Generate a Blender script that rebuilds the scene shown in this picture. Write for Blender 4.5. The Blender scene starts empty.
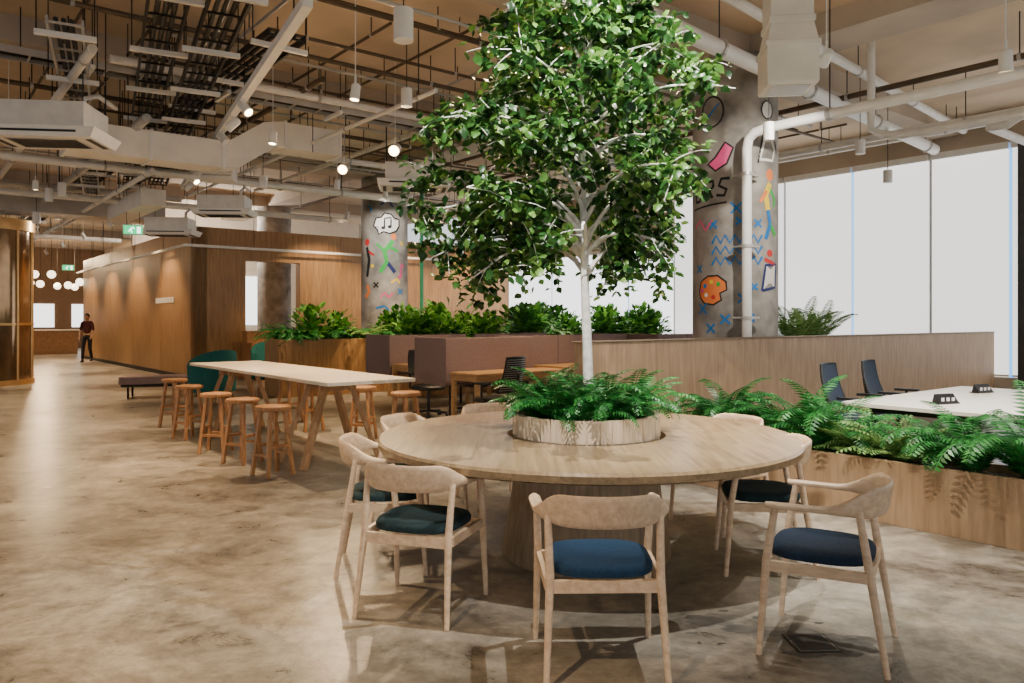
import bpy, math, random
from mathutils import Vector, Matrix
random.seed(7)
S=0.6247; C=0.7809; TH=math.atan2(S,C)
def R(a,b,z=0.0): return Vector((-S*a+C*b, C*a+S*b, z))
scene=bpy.context.scene
COL=scene.collection

# ------------------------------------------------------------------ materials
def nodes_of(name):
    m=bpy.data.materials.new(name); m.use_nodes=True
    nt=m.node_tree; return m,nt,nt.nodes,nt.links,nt.nodes['Principled BSDF']
def plain(name,col,rough=0.5,metal=0.0,var=0.12,scale=6.0,emit=0.0,ecol=None,bump=0.0,coat=0.0,alpha=None,trans=0.0):
    m,nt,N,L,P=nodes_of(name)
    tc=N.new('ShaderNodeTexCoord'); nz=N.new('ShaderNodeTexNoise'); nz.inputs['Scale'].default_value=scale; nz.inputs['Detail'].default_value=5
    L.new(tc.outputs['Object'],nz.inputs['Vector'])
    cr=N.new('ShaderNodeValToRGB'); cr.color_ramp.elements[0].position=0.3; cr.color_ramp.elements[1].position=0.7
    cr.color_ramp.elements[0].color=(*[c*(1-var) for c in col],1); cr.color_ramp.elements[1].color=(*[min(1,c*(1+var)) for c in col],1)
    L.new(nz.outputs['Fac'],cr.inputs['Fac']); L.new(cr.outputs['Color'],P.inputs['Base Color'])
    P.inputs['Roughness'].default_value=rough; P.inputs['Metallic'].default_value=metal
    if coat: P.inputs['Coat Weight'].default_value=coat
    if trans: P.inputs['Transmission Weight'].default_value=trans
    if emit:
        P.inputs['Emission Color'].default_value=(*(ecol or col),1); P.inputs['Emission Strength'].default_value=emit
    if bump:
        b=N.new('ShaderNodeBump'); b.inputs['Strength'].default_value=bump; b.inputs['Distance'].default_value=0.01
        L.new(nz.outputs['Fac'],b.inputs['Height']); L.new(b.outputs['Normal'],P.inputs['Normal'])
    return m
def wood(name,c1,c2,sc=(1,14,14),rough=0.45,scale=2.5):
    m,nt,N,L,P=nodes_of(name)
    tc=N.new('ShaderNodeTexCoord'); mp=N.new('ShaderNodeMapping'); mp.inputs['Scale'].default_value=sc
    L.new(tc.outputs['Object'],mp.inputs['Vector'])
    nz=N.new('ShaderNodeTexNoise'); nz.inputs['Scale'].default_value=scale; nz.inputs['Detail'].default_value=8; nz.inputs['Roughness'].default_value=0.6
    nz.inputs['Distortion'].default_value=0.4
    L.new(mp.outputs['Vector'],nz.inputs['Vector'])
    n2=N.new('ShaderNodeTexNoise'); n2.inputs['Scale'].default_value=0.9; L.new(tc.outputs['Object'],n2.inputs['Vector'])
    mx=N.new('ShaderNodeMath'); mx.operation='MULTIPLY_ADD'; mx.inputs[1].default_value=0.3; 
    L.new(n2.outputs['Fac'],mx.inputs[0]); L.new(nz.outputs['Fac'],mx.inputs[2])
    cr=N.new('ShaderNodeValToRGB'); cr.color_ramp.elements[0].position=0.48; cr.color_ramp.elements[1].position=0.82
    cr.color_ramp.elements[0].color=(*c1,1); cr.color_ramp.elements[1].color=(*c2,1)
    L.new(mx.outputs[0],cr.inputs['Fac']); L.new(cr.outputs['Color'],P.inputs['Base Color'])
    P.inputs['Roughness'].default_value=rough
    b=N.new('ShaderNodeBump'); b.inputs['Strength'].default_value=0.12; b.inputs['Distance'].default_value=0.004
    L.new(nz.outputs['Fac'],b.inputs['Height']); L.new(b.outputs['Normal'],P.inputs['Normal'])
    return m
def leafmat(name,cols,rough=0.45,trans=0.25):
    m,nt,N,L,P=nodes_of(name)
    g=N.new('ShaderNodeNewGeometry'); cr=N.new('ShaderNodeValToRGB')
    el=cr.color_ramp.elements
    while len(el)<len(cols): el.new(0.5)
    for i,c in enumerate(cols):
        el[i].position=i/(len(cols)-1); el[i].color=(*c,1)
    L.new(g.outputs['Random Per Island'],cr.inputs['Fac']); L.new(cr.outputs['Color'],P.inputs['Base Color'])
    P.inputs['Roughness'].default_value=rough
    t=N.new('ShaderNodeBsdfTranslucent'); L.new(cr.outputs['Color'],t.inputs['Color'])
    mx=N.new('ShaderNodeMixShader'); mx.inputs[0].default_value=trans
    L.new(P.outputs[0],mx.inputs[1]); L.new(t.outputs[0],mx.inputs[2])
    L.new(mx.outputs[0],N['Material Output'].inputs['Surface'])
    return m

M_oak=wood('oak_top',(0.21,0.142,0.076),(0.38,0.27,0.155),(14,1,14),0.28)
M_oakv=wood('oak_vertical',(0.20,0.14,0.08),(0.36,0.26,0.16),(14,14,1),0.45)
M_chair=wood('pale_ash',(0.60,0.42,0.27),(0.82,0.62,0.43),(10,3,10),0.4,4)
M_wall=wood('veneer_wall',(0.28,0.145,0.055),(0.44,0.25,0.10),(9,9,0.7),0.42)
M_part=wood('veneer_partition',(0.34,0.21,0.115),(0.50,0.33,0.19),(8,8,0.8),0.5)
M_stool=wood('stool_wood',(0.32,0.14,0.05),(0.55,0.28,0.11),(8,8,2),0.4,4)
M_ltop=wood('light_table_top',(0.74,0.62,0.46),(0.90,0.80,0.64),(10,1,10),0.35)
M_trestle=wood('trestle_wood',(0.36,0.19,0.085),(0.54,0.33,0.17),(8,8,2),0.4,4)
M_desk=wood('desk_wood',(0.50,0.28,0.11),(0.66,0.40,0.18),(3,10,10),0.4)
M_slat=wood('slat_wood',(0.60,0.46,0.32),(0.82,0.68,0.50),(10,10,1),0.5)
M_white=plain('white_paint_metal',(0.88,0.86,0.82),0.45,0,0.05)
M_duct=plain('insulated_duct_white',(0.90,0.86,0.78),0.6,0,0.08,3)
M_pipe=plain('grey_white_pipe',(0.80,0.77,0.72),0.4,0,0.08)
M_galv=plain('galvanised_steel',(0.50,0.48,0.45),0.4,0.35,0.15,3)
M_dark=plain('dark_metal',(0.016,0.015,0.014),0.5,0.3,0.2)
M_black=plain('black_plastic',(0.008,0.008,0.009),0.45)
M_brownpipe=plain('bronze_conduit',(0.11,0.075,0.045),0.5,0.3,0.2)
M_conc=plain('column_concrete',(0.285,0.26,0.23),0.75,0,0.48,3.0,bump=0.3)
M_ceil=plain('ceiling_render',(0.66,0.515,0.36),0.9,0,0.18,0.8,bump=0.1)
M_beam=plain('beam_concrete',(0.50,0.42,0.33),0.85,0,0.15,1.2)
M_mauve=plain('mauve_felt',(0.25,0.175,0.165),0.95,0,0.12,40,bump=0.2)
M_teal=plain('teal_fabric',(0.01,0.12,0.11),0.9,0,0.15,40)
M_seatg=plain('dark_green_fabric',(0.004,0.023,0.028),0.9,0,0.25,60,bump=0.3)
M_seatb=plain('blue_fabric',(0.002,0.030,0.080),0.9,0,0.25,60,bump=0.3)
M_seatn=plain('navy_fabric',(0.003,0.017,0.045),0.9,0,0.25,60,bump=0.3)
M_mesh=plain('blue_grey_mesh',(0.02,0.035,0.065),0.7,0,0.2,80)
M_soil=plain('soil',(0.03,0.02,0.012),0.95,0,0.4,30,bump=0.8)
M_bark=plain('white_birch_bark',(0.84,0.82,0.79),0.7,0,0.18,25,bump=0.5)
M_leaf=leafmat('tree_leaf',[(0.007,0.032,0.009),(0.024,0.095,0.018),(0.06,0.175,0.030),(0.17,0.33,0.06)],0.36,0.25)
M_fern=leafmat('fern_leaf',[(0.005,0.06,0.012),(0.018,0.17,0.03),(0.05,0.28,0.05)],0.4,0.22)
M_fernl=leafmat('fern_leaf_pale',[(0.07,0.18,0.04),(0.16,0.32,0.08),(0.26,0.40,0.12)],0.5,0.25)
M_bush=leafmat('bush_leaf',[(0.010,0.06,0.010),(0.04,0.19,0.02),(0.16,0.38,0.04)],0.42,0.25)
M_blind=plain('daylight_glow_blind',(0.74,0.72,0.68),0.9,0,0.03,2,emit=1.5,ecol=(0.99,0.98,0.96))  # fabric emits by itself, daylight from outside is put in as emission
M_bright=plain('daylight_glass',(0.8,0.8,0.78),0.4,0,0.02,2,emit=2.4,ecol=(0.95,0.98,1.0))
M_gap=plain('daylight_gap_glass',(0.15,0.35,0.55),0.3,0,0.02,2,emit=1.8,ecol=(0.10,0.36,0.85))
M_frame=plain('window_frame',(0.05,0.05,0.055),0.5)
M_seam=plain('blind_seam',(0.26,0.24,0.22),0.8)
M_bronze=plain('bronze_trim',(0.75,0.45,0.18),0.3,0.8)
M_bglass=plain('smoked_glass',(0.30,0.19,0.10),0.12,0.7)
M_globe=plain('globe_glow',(1,0.95,0.85),0.5,0,0,1,emit=4,ecol=(1,0.84,0.60))
M_exit=plain('exit_green',(0.0,0.45,0.15),0.5,0,0.02,1,emit=1.6,ecol=(0.02,0.75,0.25))
M_exitw=plain('exit_white',(0.9,1,0.9),0.5,0,0.02,1,emit=3,ecol=(0.8,1,0.85))
M_whitetop=plain('white_laminate',(0.82,0.75,0.65),0.3,0,0.04)
M_cream=plain('cream_wall',(0.70,0.60,0.48),0.8,0,0.05)
M_skin=plain('skin',(0.45,0.26,0.17),0.6); M_hair=plain('hair',(0.01,0.008,0.007),0.6)
M_shirt=plain('maroon_shirt',(0.07,0.015,0.015),0.9); M_trou=plain('dark_trousers',(0.012,0.012,0.018),0.9)
def ink(n,c): return plain('paint_'+n,c,0.7,0,0.05)
I_k=ink('black',(0.01,0.01,0.01)); I_b=ink('blue',(0.01,0.17,0.50)); I_r=ink('red',(0.65,0.03,0.03)); I_o=ink('orange',(0.85,0.22,0.05))
I_g=ink('green',(0.03,0.45,0.06)); I_y=ink('yellow',(0.9,0.62,0.03)); I_p=ink('pink',(0.75,0.08,0.25)); I_w=ink('white',(0.78,0.75,0.7)); I_n=ink('navy',(0.02,0.03,0.14))

# floor
def floor_mat():
    m,nt,N,L,P=nodes_of('polished_concrete')
    tc=N.new('ShaderNodeTexCoord')
    def noise(s,d=6,r=0.6,dist=0.0):
        n=N.new('ShaderNodeTexNoise'); n.inputs['Scale'].default_value=s; n.inputs['Detail'].default_value=d; n.inputs['Roughness'].default_value=r; n.inputs['Distortion'].default_value=dist
        L.new(tc.outputs['Object'],n.inputs['Vector']); return n
    n1=noise(0.8,12,0.78,0.8); n2=noise(2.6,12,0.78,0.5); n3=noise(22,4); n4=noise(9,12,0.8,0.3)
    cr=N.new('ShaderNodeValToRGB'); e=cr.color_ramp.elements
    e[0].position=0.41; e[0].color=(0.092,0.082,0.069,1); e[1].position=0.63; e[1].color=(0.49,0.445,0.375,1)
    k=e.new(0.475); k.color=(0.215,0.193,0.16,1); k=e.new(0.54); k.color=(0.33,0.297,0.248,1)
    a=N.new('ShaderNodeMath'); a.operation='MULTIPLY_ADD'; a.inputs[1].default_value=0.5
    L.new(n2.outputs['Fac'],a.inputs[0]); 
    s=N.new('ShaderNodeMath'); s.operation='MULTIPLY'; s.inputs[1].default_value=0.53; L.new(n1.outputs['Fac'],s.inputs[0]); L.new(s.outputs[0],a.inputs[2])
    L.new(a.outputs[0],cr.inputs['Fac'])
    c4=N.new('ShaderNodeValToRGB'); c4.color_ramp.elements[0].position=0.38; c4.color_ramp.elements[0].color=(0.62,0.62,0.62,1); c4.color_ramp.elements[1].position=0.6; c4.color_ramp.elements[1].color=(1,1,1,1)
    L.new(n4.outputs['Fac'],c4.inputs['Fac'])
    mm=N.new('ShaderNodeMixRGB'); mm.blend_type='MULTIPLY'; mm.inputs['Fac'].default_value=0.85; L.new(cr.outputs['Color'],mm.inputs['Color1']); L.new(c4.outputs['Color'],mm.inputs['Color2'])
    vo=N.new('ShaderNodeTexVoronoi'); vo.feature='DISTANCE_TO_EDGE'; vo.inputs['Scale'].default_value=0.33
    mixv=N.new('ShaderNodeVectorMath'); mixv.operation='ADD'
    sc=N.new('ShaderNodeVectorMath'); sc.operation='SCALE'; sc.inputs['Scale'].default_value=0.5
    L.new(n2.outputs['Color'],sc.inputs[0]); L.new(sc.outputs[0],mixv.inputs[0]); L.new(tc.outputs['Object'],mixv.inputs[1]); L.new(mixv.outputs[0],vo.inputs['Vector'])
    lt=N.new('ShaderNodeMath'); lt.operation='LESS_THAN'; lt.inputs[1].default_value=0.003; L.new(vo.outputs['Distance'],lt.inputs[0])
    lm=N.new('ShaderNodeMath'); lm.operation='MULTIPLY'; lm.inputs[1].default_value=0.4; L.new(lt.outputs[0],lm.inputs[0])
    mx=N.new('ShaderNodeMixRGB'); mx.inputs['Color2'].default_value=(0.08,0.065,0.05,1); L.new(lm.outputs[0],mx.inputs['Fac']); L.new(mm.outputs[0],mx.inputs['Color1'])
    L.new(mx.outputs[0],P.inputs['Base Color'])
    rr=N.new('ShaderNodeMapRange'); rr.inputs['To Min'].default_value=0.15; rr.inputs['To Max'].default_value=0.48; L.new(n2.outputs['Fac'],rr.inputs['Value']); L.new(rr.outputs[0],P.inputs['Roughness'])
    b=N.new('ShaderNodeBump'); b.inputs['Strength'].default_value=0.06; b.inputs['Distance'].default_value=0.01; L.new(n3.outputs['Fac'],b.inputs['Height']); L.new(b.outputs['Normal'],P.inputs['Normal'])
    return m
M_floor=floor_mat()

# ------------------------------------------------------------------ mesh builder
class MB:
    def __init__(s): s.v=[];s.f=[];s.m=[];s.mats=[]
    def mi(s,mat):
        if mat not in s.mats: s.mats.append(mat)
        return s.mats.index(mat)
    def add(s,vs,fs,mat,M=None):
        o=len(s.v); 
        for v in vs:
            v=Vector(v); s.v.append(M@v if M is not None else v)
        k=s.mi(mat)
        for f in fs: s.f.append([i+o for i in f]); s.m.append(k)
    def box(s,x0,x1,y0,y1,z0,z1,mat,M=None):
        vs=[(x0,y0,z0),(x1,y0,z0),(x1,y1,z0),(x0,y1,z0),(x0,y0,z1),(x1,y0,z1),(x1,y1,z1),(x0,y1,z1)]
        s.add(vs,[(0,3,2,1),(4,5,6,7),(0,1,5,4),(1,2,6,5),(2,3,7,6),(3,0,4,7)],mat,M)
    def bar(s,p,q,w,h,mat,M=None):
        p=Vector(p);q=Vector(q);t=(q-p).normalized()
        up=Vector((0,0,1)) if abs(t.z)<0.95 else Vector((0,1,0))
        sd=t.cross(up).normalized(); u=sd.cross(t)
        vs=[]
        for c in (p,q):
            for i,j in((-1,-1),(1,-1),(1,1),(-1,1)): vs.append(c+sd*i*w/2+u*j*h/2)
        s.add(vs,[(0,1,2,3),(7,6,5,4),(0,4,5,1),(1,5,6,2),(2,6,7,3),(3,7,4,0)],mat,M)
    def tube(s,pts,rad,mat,seg=10,M=None):
        pts=[Vector(p) for p in pts]; n=len(pts)
        if not hasattr(rad,'__len__'): rad=[rad]*n
        t0=(pts[1]-pts[0]).normalized(); x=t0.orthogonal().normalized()
        vs=[];fs=[]
        for i in range(n):
            a=pts[max(i-1,0)];b=pts[min(i+1,n-1)]; t=(b-a).normalized()
            x=(x-t*x.dot(t)); 
            x=x.normalized() if x.length>1e-6 else t.orthogonal().normalized()
            y=t.cross(x)
            for k in range(seg):
                an=2*math.pi*k/seg; vs.append(pts[i]+(x*math.cos(an)+y*math.sin(an))*rad[i])
        for i in range(n-1):
            for k in range(seg):
                k2=(k+1)%seg; fs.append((i*seg+k,i*seg+k2,(i+1)*seg+k2,(i+1)*seg+k))
        fs.append(tuple(reversed(range(seg)))); fs.append(tuple(range((n-1)*seg,n*seg)))
        s.add(vs,fs,mat,M)
    def duct(s,pts,w,h,mat,M=None):
        pts=[Vector(p) for p in pts]; n=len(pts); vs=[];fs=[]
        for i in range(n):
            t=(pts[min(i+1,n-1)]-pts[max(i-1,0)]).normalized()
            up=Vector((0,0,1)) if abs(t.z)<0.95 else Vector((0,1,0))
            sd=t.cross(up).normalized(); u=sd.cross(t)
            for a,b in((-1,-1),(1,-1),(1,1),(-1,1)): vs.append(pts[i]+sd*a*w/2+u*b*h/2)
        for i in range(n-1):
            for k in range(4):
                k2=(k+1)%4; fs.append((i*4+k,i*4+k2,i*4+4+k2,i*4+4+k))
        fs.append((3,2,1,0)); fs.append(tuple(range(4*n-4,4*n)))
        s.add(vs,fs,mat,M)
    def lathe(s,prof,mat,seg=32,M=None,closed=False):
        vs=[];fs=[];n=len(prof)
        for r,z in prof:
            for k in range(seg):
                an=2*math.pi*k/seg; vs.append((r*math.cos(an),r*math.sin(an),z))
        rng=n if closed else n-1
        for i in range(rng):
            j=(i+1)%n
            for k in range(seg):
                k2=(k+1)%seg; fs.append((i*seg+k,i*seg+k2,j*seg+k2,j*seg+k))
        if not closed:
            fs.append(tuple(reversed(range(seg)))); fs.append(tuple(range((n-1)*seg,n*seg)))
        s.add(vs,fs,mat,M)
    def sphere(s,c,r,mat,seg=12,sc=(1,1,1)):
        prof=[(max(1e-4,r*math.cos(p)),r*math.sin(p)) for p in [math.pi*(i/8-0.5) for i in range(9)]]
        s.lathe(prof,mat,seg,Matrix.Translation(c)@Matrix.Diagonal((*sc,1)))
    def mesh(s,name,ang=35):
        me=bpy.data.meshes.new(name); me.from_pydata([tuple(v) for v in s.v],[],s.f)
        for m in s.mats: me.materials.append(m)
        me.polygons.foreach_set('material_index',s.m)
        me.polygons.foreach_set('use_smooth',[True]*len(s.f)); me.update()
        me.set_sharp_from_angle(angle=math.radians(ang)); 
        return me
    def build(s,name,loc=(0,0,0),rot=0.0,bevel=0,ang=35):
        o=bpy.data.objects.new(name,s.mesh(name,ang)); COL.objects.link(o)
        o.location=loc; o.rotation_euler=(0,0,rot)
        if bevel:
            md=o.modifiers.new('bevel','BEVEL'); md.width=bevel; md.segments=2; md.limit_method='ANGLE'; md.angle_limit=math.radians(50)
        return o
def inst(name,me,loc,rot=0.0,sc=1.0,bevel=0):
    o=bpy.data.objects.new(name,me); COL.objects.link(o); o.location=loc; o.rotation_euler=(0,0,rot)
    o.scale=(sc,sc,sc) if not hasattr(sc,'__len__') else sc
    if bevel:
        md=o.modifiers.new('bevel','BEVEL'); md.width=bevel; md.segments=2; md.limit_method='ANGLE'; md.angle_limit=math.radians(50)
    return o
CZ=5.2
# ------------------------------------------------------------------ room shell (local x=b, local y=a)
g=MB(); g.box(-24,18,-16,50,-0.1,0,M_floor); o=g.build('floor',rot=0)
for v in o.data.vertices:
    p=R(v.co.y,v.co.x,v.co.z); v.co=p
# old stains on the slab beside the floor box
M_stain=plain('slab_stain',(0.105,0.097,0.086),0.55,0,0.35,14)
M_stain2=plain('slab_stain_faint',(0.17,0.155,0.133),0.5,0,0.3,14)
g=MB(); rs=random.Random(2)
def blob(cx,cy,rx,ry,mat,z,n=46):
    ph=[rs.uniform(0,6.28) for _ in range(6)]; vs=[(cx,cy,z)]
    for k in range(n):
        t=2*math.pi*k/n; q=1+.16*math.sin(2*t+ph[0])+.12*math.sin(3*t+ph[1])+.10*math.sin(5*t+ph[2])+.07*math.sin(9*t+ph[3])+.05*math.sin(14*t+ph[4])
        vs.append((cx+rx*q*math.cos(t),cy+ry*q*math.sin(t),z))
    g.add(vs,[(0,1+k,1+(k+1)%n) for k in range(n)],mat)
blob(.98,3.75,.17,.10,M_stain2,.0006); blob(.95,3.76,.12,.06,M_stain,.001); blob(1.10,3.66,.10,.05,M_stain,.0012)
blob(1.38,3.52,.24,.17,M_stain2,.0008); blob(1.26,3.60,.09,.05,M_stain,.0011); blob(1.50,3.47,.11,.11,M_stain,.0013); blob(1.30,3.40,.10,.04,M_stain,.0014)
for i in range(9): blob(rs.uniform(.75,1.65),rs.uniform(3.3,3.9),rs.uniform(.01,.03),rs.uniform(.008,.02),M_stain,.0015+i*.00003,18)
g.build('floor_stain')
g=MB(); g.box(-24,15.6,-7,50,CZ,CZ+0.2,M_ceil); g.build('ceiling',rot=TH)
for i,a in enumerate((6.3,11.5,16.6,23.1,29.5,36)):
    g=MB(); g.box(-16,15.35,a-0.35,a+0.35,CZ-0.32,CZ+0.02,M_beam); g.build('ceiling_beam',rot=TH)
g=MB(); g.box(8.75,9.45,-6,49,CZ-0.28,CZ+0.02,M_beam); g.build('ceiling_beam',rot=TH)
WH=3.75
g=MB(); g.box(5.65,5.95,19.4,33.6,0,WH,M_wall)
for i in range(4):
    a=22.4+i*3.2; g.box(5.645,5.651,a,a+0.010,0.1,WH,M_stool)
g.build('wall_left',rot=TH)
g=MB(); g.box(5.65,6.9,19.4,19.7,0,WH,M_wall); g.box(8.35,15.4,19.4,19.7,0,WH,M_wall); g.box(6.9,8.35,19.4,19.7,2.97,WH,M_wall)
for i in range(2): g.box(10.2+i*2.4,10.21+i*2.4,19.395,19.401,0.1,WH,M_stool)
g.build('wall_back',rot=TH)
g=MB(); g.box(5.95,14,27,27.2,0,CZ,M_cream); g.box(9.5,10.9,26.95,27,1.3,3.0,M_bright); g.build('wall_behind_opening',rot=TH)
M_far=plain('far_wall',(0.16,0.09,0.045),0.7)
g=MB(); g.box(-20,15.4,46,46.3,0,CZ,M_far)
for b in (3.6,5.4,7.2): g.box(b,b+1.0,45.95,46,1.1,2.3,M_bright)
g.build('wall_far',rot=TH)
g=MB(); g.box(5.62,5.65,19.4,33.6,0,0.1,M_dark); g.build('baseboard_left',rot=TH)
# window wall
WB=15.4; FA=12.65
g=MB(); g.box(WB,WB+0.25,-7,19.4,0,0.45,M_cream); g.box(WB,WB+0.25,-7,FA,4.62,CZ,M_beam); g.box(WB-.1,WB+0.25,FA,19.4,3.4,CZ,M_beam); g.build('wall_right',rot=TH)
edges=[-6.3,-4.85,-3.4,-1.95,-0.5,0.95,2.4,3.78,5.12,6.47,8.0,9.55,11.1,12.65,14.2,15.75,17.3,19.4]
g=MB()
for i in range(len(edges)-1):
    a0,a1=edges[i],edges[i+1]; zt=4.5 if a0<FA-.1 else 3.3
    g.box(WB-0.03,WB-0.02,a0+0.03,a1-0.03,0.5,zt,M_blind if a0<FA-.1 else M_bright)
    g.box(WB-0.09,WB-0.0,a0+0.02,a1-0.02,zt,zt+.12,M_white)
    g.box(WB-0.04,WB-0.01,a0+0.03,a1-0.03,0.47,0.5,M_white)
    gap = M_gap if i%2==0 else M_seam
    g.box(WB+0.02,WB+0.04,a0-0.035,a0+0.035,0.45,zt+.1,gap)
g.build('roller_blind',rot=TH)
g=MB()
for i in range(0,len(edges)):
    if i%2==1: g.box(WB-0.0,WB+0.05,edges[i]-0.02,edges[i]+0.02,0.45,4.62 if edges[i]<FA-.1 else 3.4,M_seam)
g.box(WB-0.12,WB+0.02,4.86,4.98,0,4.62,M_frame)
g.build('window_1',rot=TH)

# ------------------------------------------------------------------ columns with murals
def ribbon(g,pts,w,Rr,ang0,mat,off=0.006,closed=False):
    if closed: pts=pts+[pts[0]]
    P=[]
    for i in range(len(pts)-1):
        p=Vector(pts[i]);q=Vector(pts[i+1]); n=max(1,int((q-p).length/0.06))
        for k in range(n): P.append(p.lerp(q,k/n))
    P.append(Vector(pts[-1]))
    vs=[];fs=[]
    for i,p in enumerate(P):
        t=(P[min(i+1,len(P)-1)]-P[max(i-1,0)])
        t=t.normalized() if t.length>1e-9 else Vector((1,0))
        nrm=Vector((-t.y,t.x))
        for sg in(-1,1):
            q=p+nrm*w/2*sg; an=ang0+q.x/Rr
            vs.append(((Rr+off)*math.cos(an),(Rr+off)*math.sin(an),q.y))
    for i in range(len(P)-1): fs.append((2*i,2*i+2,2*i+3,2*i+1))
    g.add(vs,fs,mat)
def patch(g,pts,Rr,ang0,mat,off=0.004):
    c=sum((Vector(p) for p in pts),Vector((0,0)))/len(pts)
    vs=[c];fs=[]
    rings=3
    for r in range(1,rings+1):
        for p in pts: vs.append(c.lerp(Vector(p),r/rings))
    n=len(pts)
    for k in range(n): fs.append((0,1+k,1+(k+1)%n))
    for r in range(rings-1):
        for k in range(n):
            a=1+r*n+k;b=1+r*n+(k+1)%n; fs.append((a,a+n,b+n,b))
    V3=[((Rr+off)*math.cos(ang0+v.x/Rr),(Rr+off)*math.sin(ang0+v.x/Rr),v.y) for v in vs]
    g.add(V3,fs,mat)
def circ(cx,cz,rx,rz,n=18): return [(cx+rx*math.cos(2*math.pi*i/n),cz+rz*math.sin(2*math.pi*i/n)) for i in range(n)]
def column(rad):
    g=MB(); g.lathe([(rad,0),(rad,CZ-0.25)],M_conc,56); 
    return g
cr=0.56
g=column(cr); c1=R(6.3,8.93); an=math.atan2(-c1.y,-c1.x)
def rb(pts,w,mat,closed=False,off=.007): ribbon(g,pts,w,RR,an,mat,off,closed)
RR=cr
def X(cx,cz,s,mat=I_b,w=0.022):
    rb([(cx-s,cz-s),(cx+s,cz+s)],w,mat); rb([(cx-s,cz+s),(cx+s,cz-s)],w,mat)
for j in range(3):
    rb([(-0.30+i*0.06,2.24+j*0.14+(0.05 if i%2 else -0.05)) for i in range(12)],0.034,I_b)
for q in((0.02,2.92,.07),(0.06,2.75,.05),(-0.28,2.72,.05),(0.10,1.75,.06),(-0.45,1.62,.07),(-0.12,1.48,.06),(0.3,2.72,.05),(-0.52,2.15,.05),(0.2,1.5,.05),(-.32,1.36,.06),(.16,2.02,.05),(0.25,1.9,.04)): X(*q,I_b,.028)
pal=[(-0.52,1.86),(-.48,1.98),(-.36,2.05),(-.22,2.05),(-.11,1.97),(-.10,1.86),(-.19,1.82),(-.17,1.73),(-.28,1.67),(-.42,1.69),(-.50,1.77)]; patch(g,pal,RR,an,I_o); rb(pal,0.02,I_k,True)
for i,(dx,dz,mm) in enumerate([(-.1,.06,I_b),(0,.11,I_y),(.1,.08,I_g),(-.08,-.06,I_w),(.03,-.09,I_r),(-.15,0,I_p)]):
    patch(g,circ(-0.31+dx,1.86+dz,0.03,0.03,8),RR,an,mm,0.009)
def lett(segs,x,z,s,sl=0.25):
    for sg in segs: rb([(x+(p[0]+p[1]*sl)*s*0.7,z+p[1]*s) for p in sg],0.038,I_k)
z0=3.05; hs=0.22
lett([[(0,1),(1,1)],[(.5,0),(.5,1)]],-0.80,z0-.02,hs)
lett([[(0.1,0),(0,.5),(0.2,1),(.8,1),(.9,.5),(.7,0),(.1,0)]],-0.62,z0,hs)
lett([[(0,0),(0,1),(.7,1),(.8,.7),(.6,.5),(0,.5)],[(.4,.5),(.9,0)]],-0.43,z0+.02,hs)
lett([[(0,0.05),(.7,0),(.8,.35),(.1,.6),(.2,1),(.9,1)]],-0.24,z0+.04,hs)
rb([(-0.65,2.95),(-0.35,2.98),(-0.1,3.0)],0.024,I_k); rb([(-.62,2.7),(-.5,2.8),(-.4,2.65),(-.3,2.78)],0.024,I_p)
he=[(-0.25,3.6),(-0.12,3.78),(-0.02,3.7),(-0.1,3.5),(-0.25,3.42),(-0.36,3.52)]
patch(g,he,RR,an,I_p); rb(he,0.024,I_k,True); rb(circ(-0.3,4.2,0.16,0.2),0.024,I_k,True); rb([(-.4,4.1),(-.2,4.3)],.024,I_b)
ta=[(0.36,1.85),(0.62,1.9),(0.64,2.2),(0.42,2.18)]; patch(g,ta,RR,an,I_w); rb(ta,0.035,I_n,True); rb([(0.4,2.26),(0.6,2.2)],0.05,I_r); patch(g,circ(.5,2.34,.06,.05,8),RR,an,I_r)
rb([(.42,2.52),(.50,2.72),(.46,2.9)],.06,I_b); rb([(.46,2.9),(.42,3.1),(.5,3.25)],.085,I_y); rb([(.48,3.2),(.6,3.05),(.58,2.95)],.045,I_g); rb([(.44,3.15),(.33,3.0)],.045,I_o); rb([(.50,2.72),(.62,2.58)],.06,I_g)
patch(g,circ(0.5,3.36,0.07,0.08,10),RR,an,I_o)
rb([(0.32,3.55),(0.4,3.8),(0.5,3.85),(0.6,3.7),(0.55,3.55),(0.32,3.55)],0.035,I_w); rb([(0.3,3.5),(0.38,3.9),(0.55,3.95),(0.66,3.7)],0.024,I_k); patch(g,circ(.45,4.2,.1,.12,10),RR,an,I_w); rb(circ(.45,4.2,.1,.12,10),.02,I_k,True)
g.build('concrete_column',loc=c1)
g=column(cr); c2=R(16.6,9.3); an=math.atan2(-c2.y,-c2.x)
bub=[(-.26,3.7),(-.2,3.88),(-.08,3.9),(0,4.0),(.15,3.98),(.22,3.9),(.36,3.86),(.36,3.7),(.28,3.58),(.12,3.52),(-.02,3.56),(-.14,3.5),(-.16,3.6)]; patch(g,bub,RR,an,I_w); rb(bub,0.035,I_k,True)
rb([(0.0,3.65),(0.0,3.87),(0.15,3.9),(0.15,3.68)],0.035,I_k,off=.012); patch(g,circ(-0.03,3.65,.05,.04,8),RR,an,I_k,.012); patch(g,circ(.12,3.68,.05,.04,8),RR,an,I_k,.012)
rb([(-.1,2.6),(.05,2.85),(.0,3.1),(.2,3.35)],0.09,I_g); rb([(0,3.1),(-.18,3.28)],0.06,I_g); rb([(.12,3.2),(.34,3.1)],.06,I_g); rb([(.05,2.85),(.25,2.6)],0.09,I_n); patch(g,circ(.22,3.45,.07,.08,10),RR,an,I_o)
rb([(-.45,2.5),(-.38,2.9),(-.46,3.2)],0.08,I_k); rb([(-.4,3.1),(-.25,3.0)],.05,I_r); patch(g,circ(-.45,3.32,.08,.08,10),RR,an,I_r)
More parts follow.
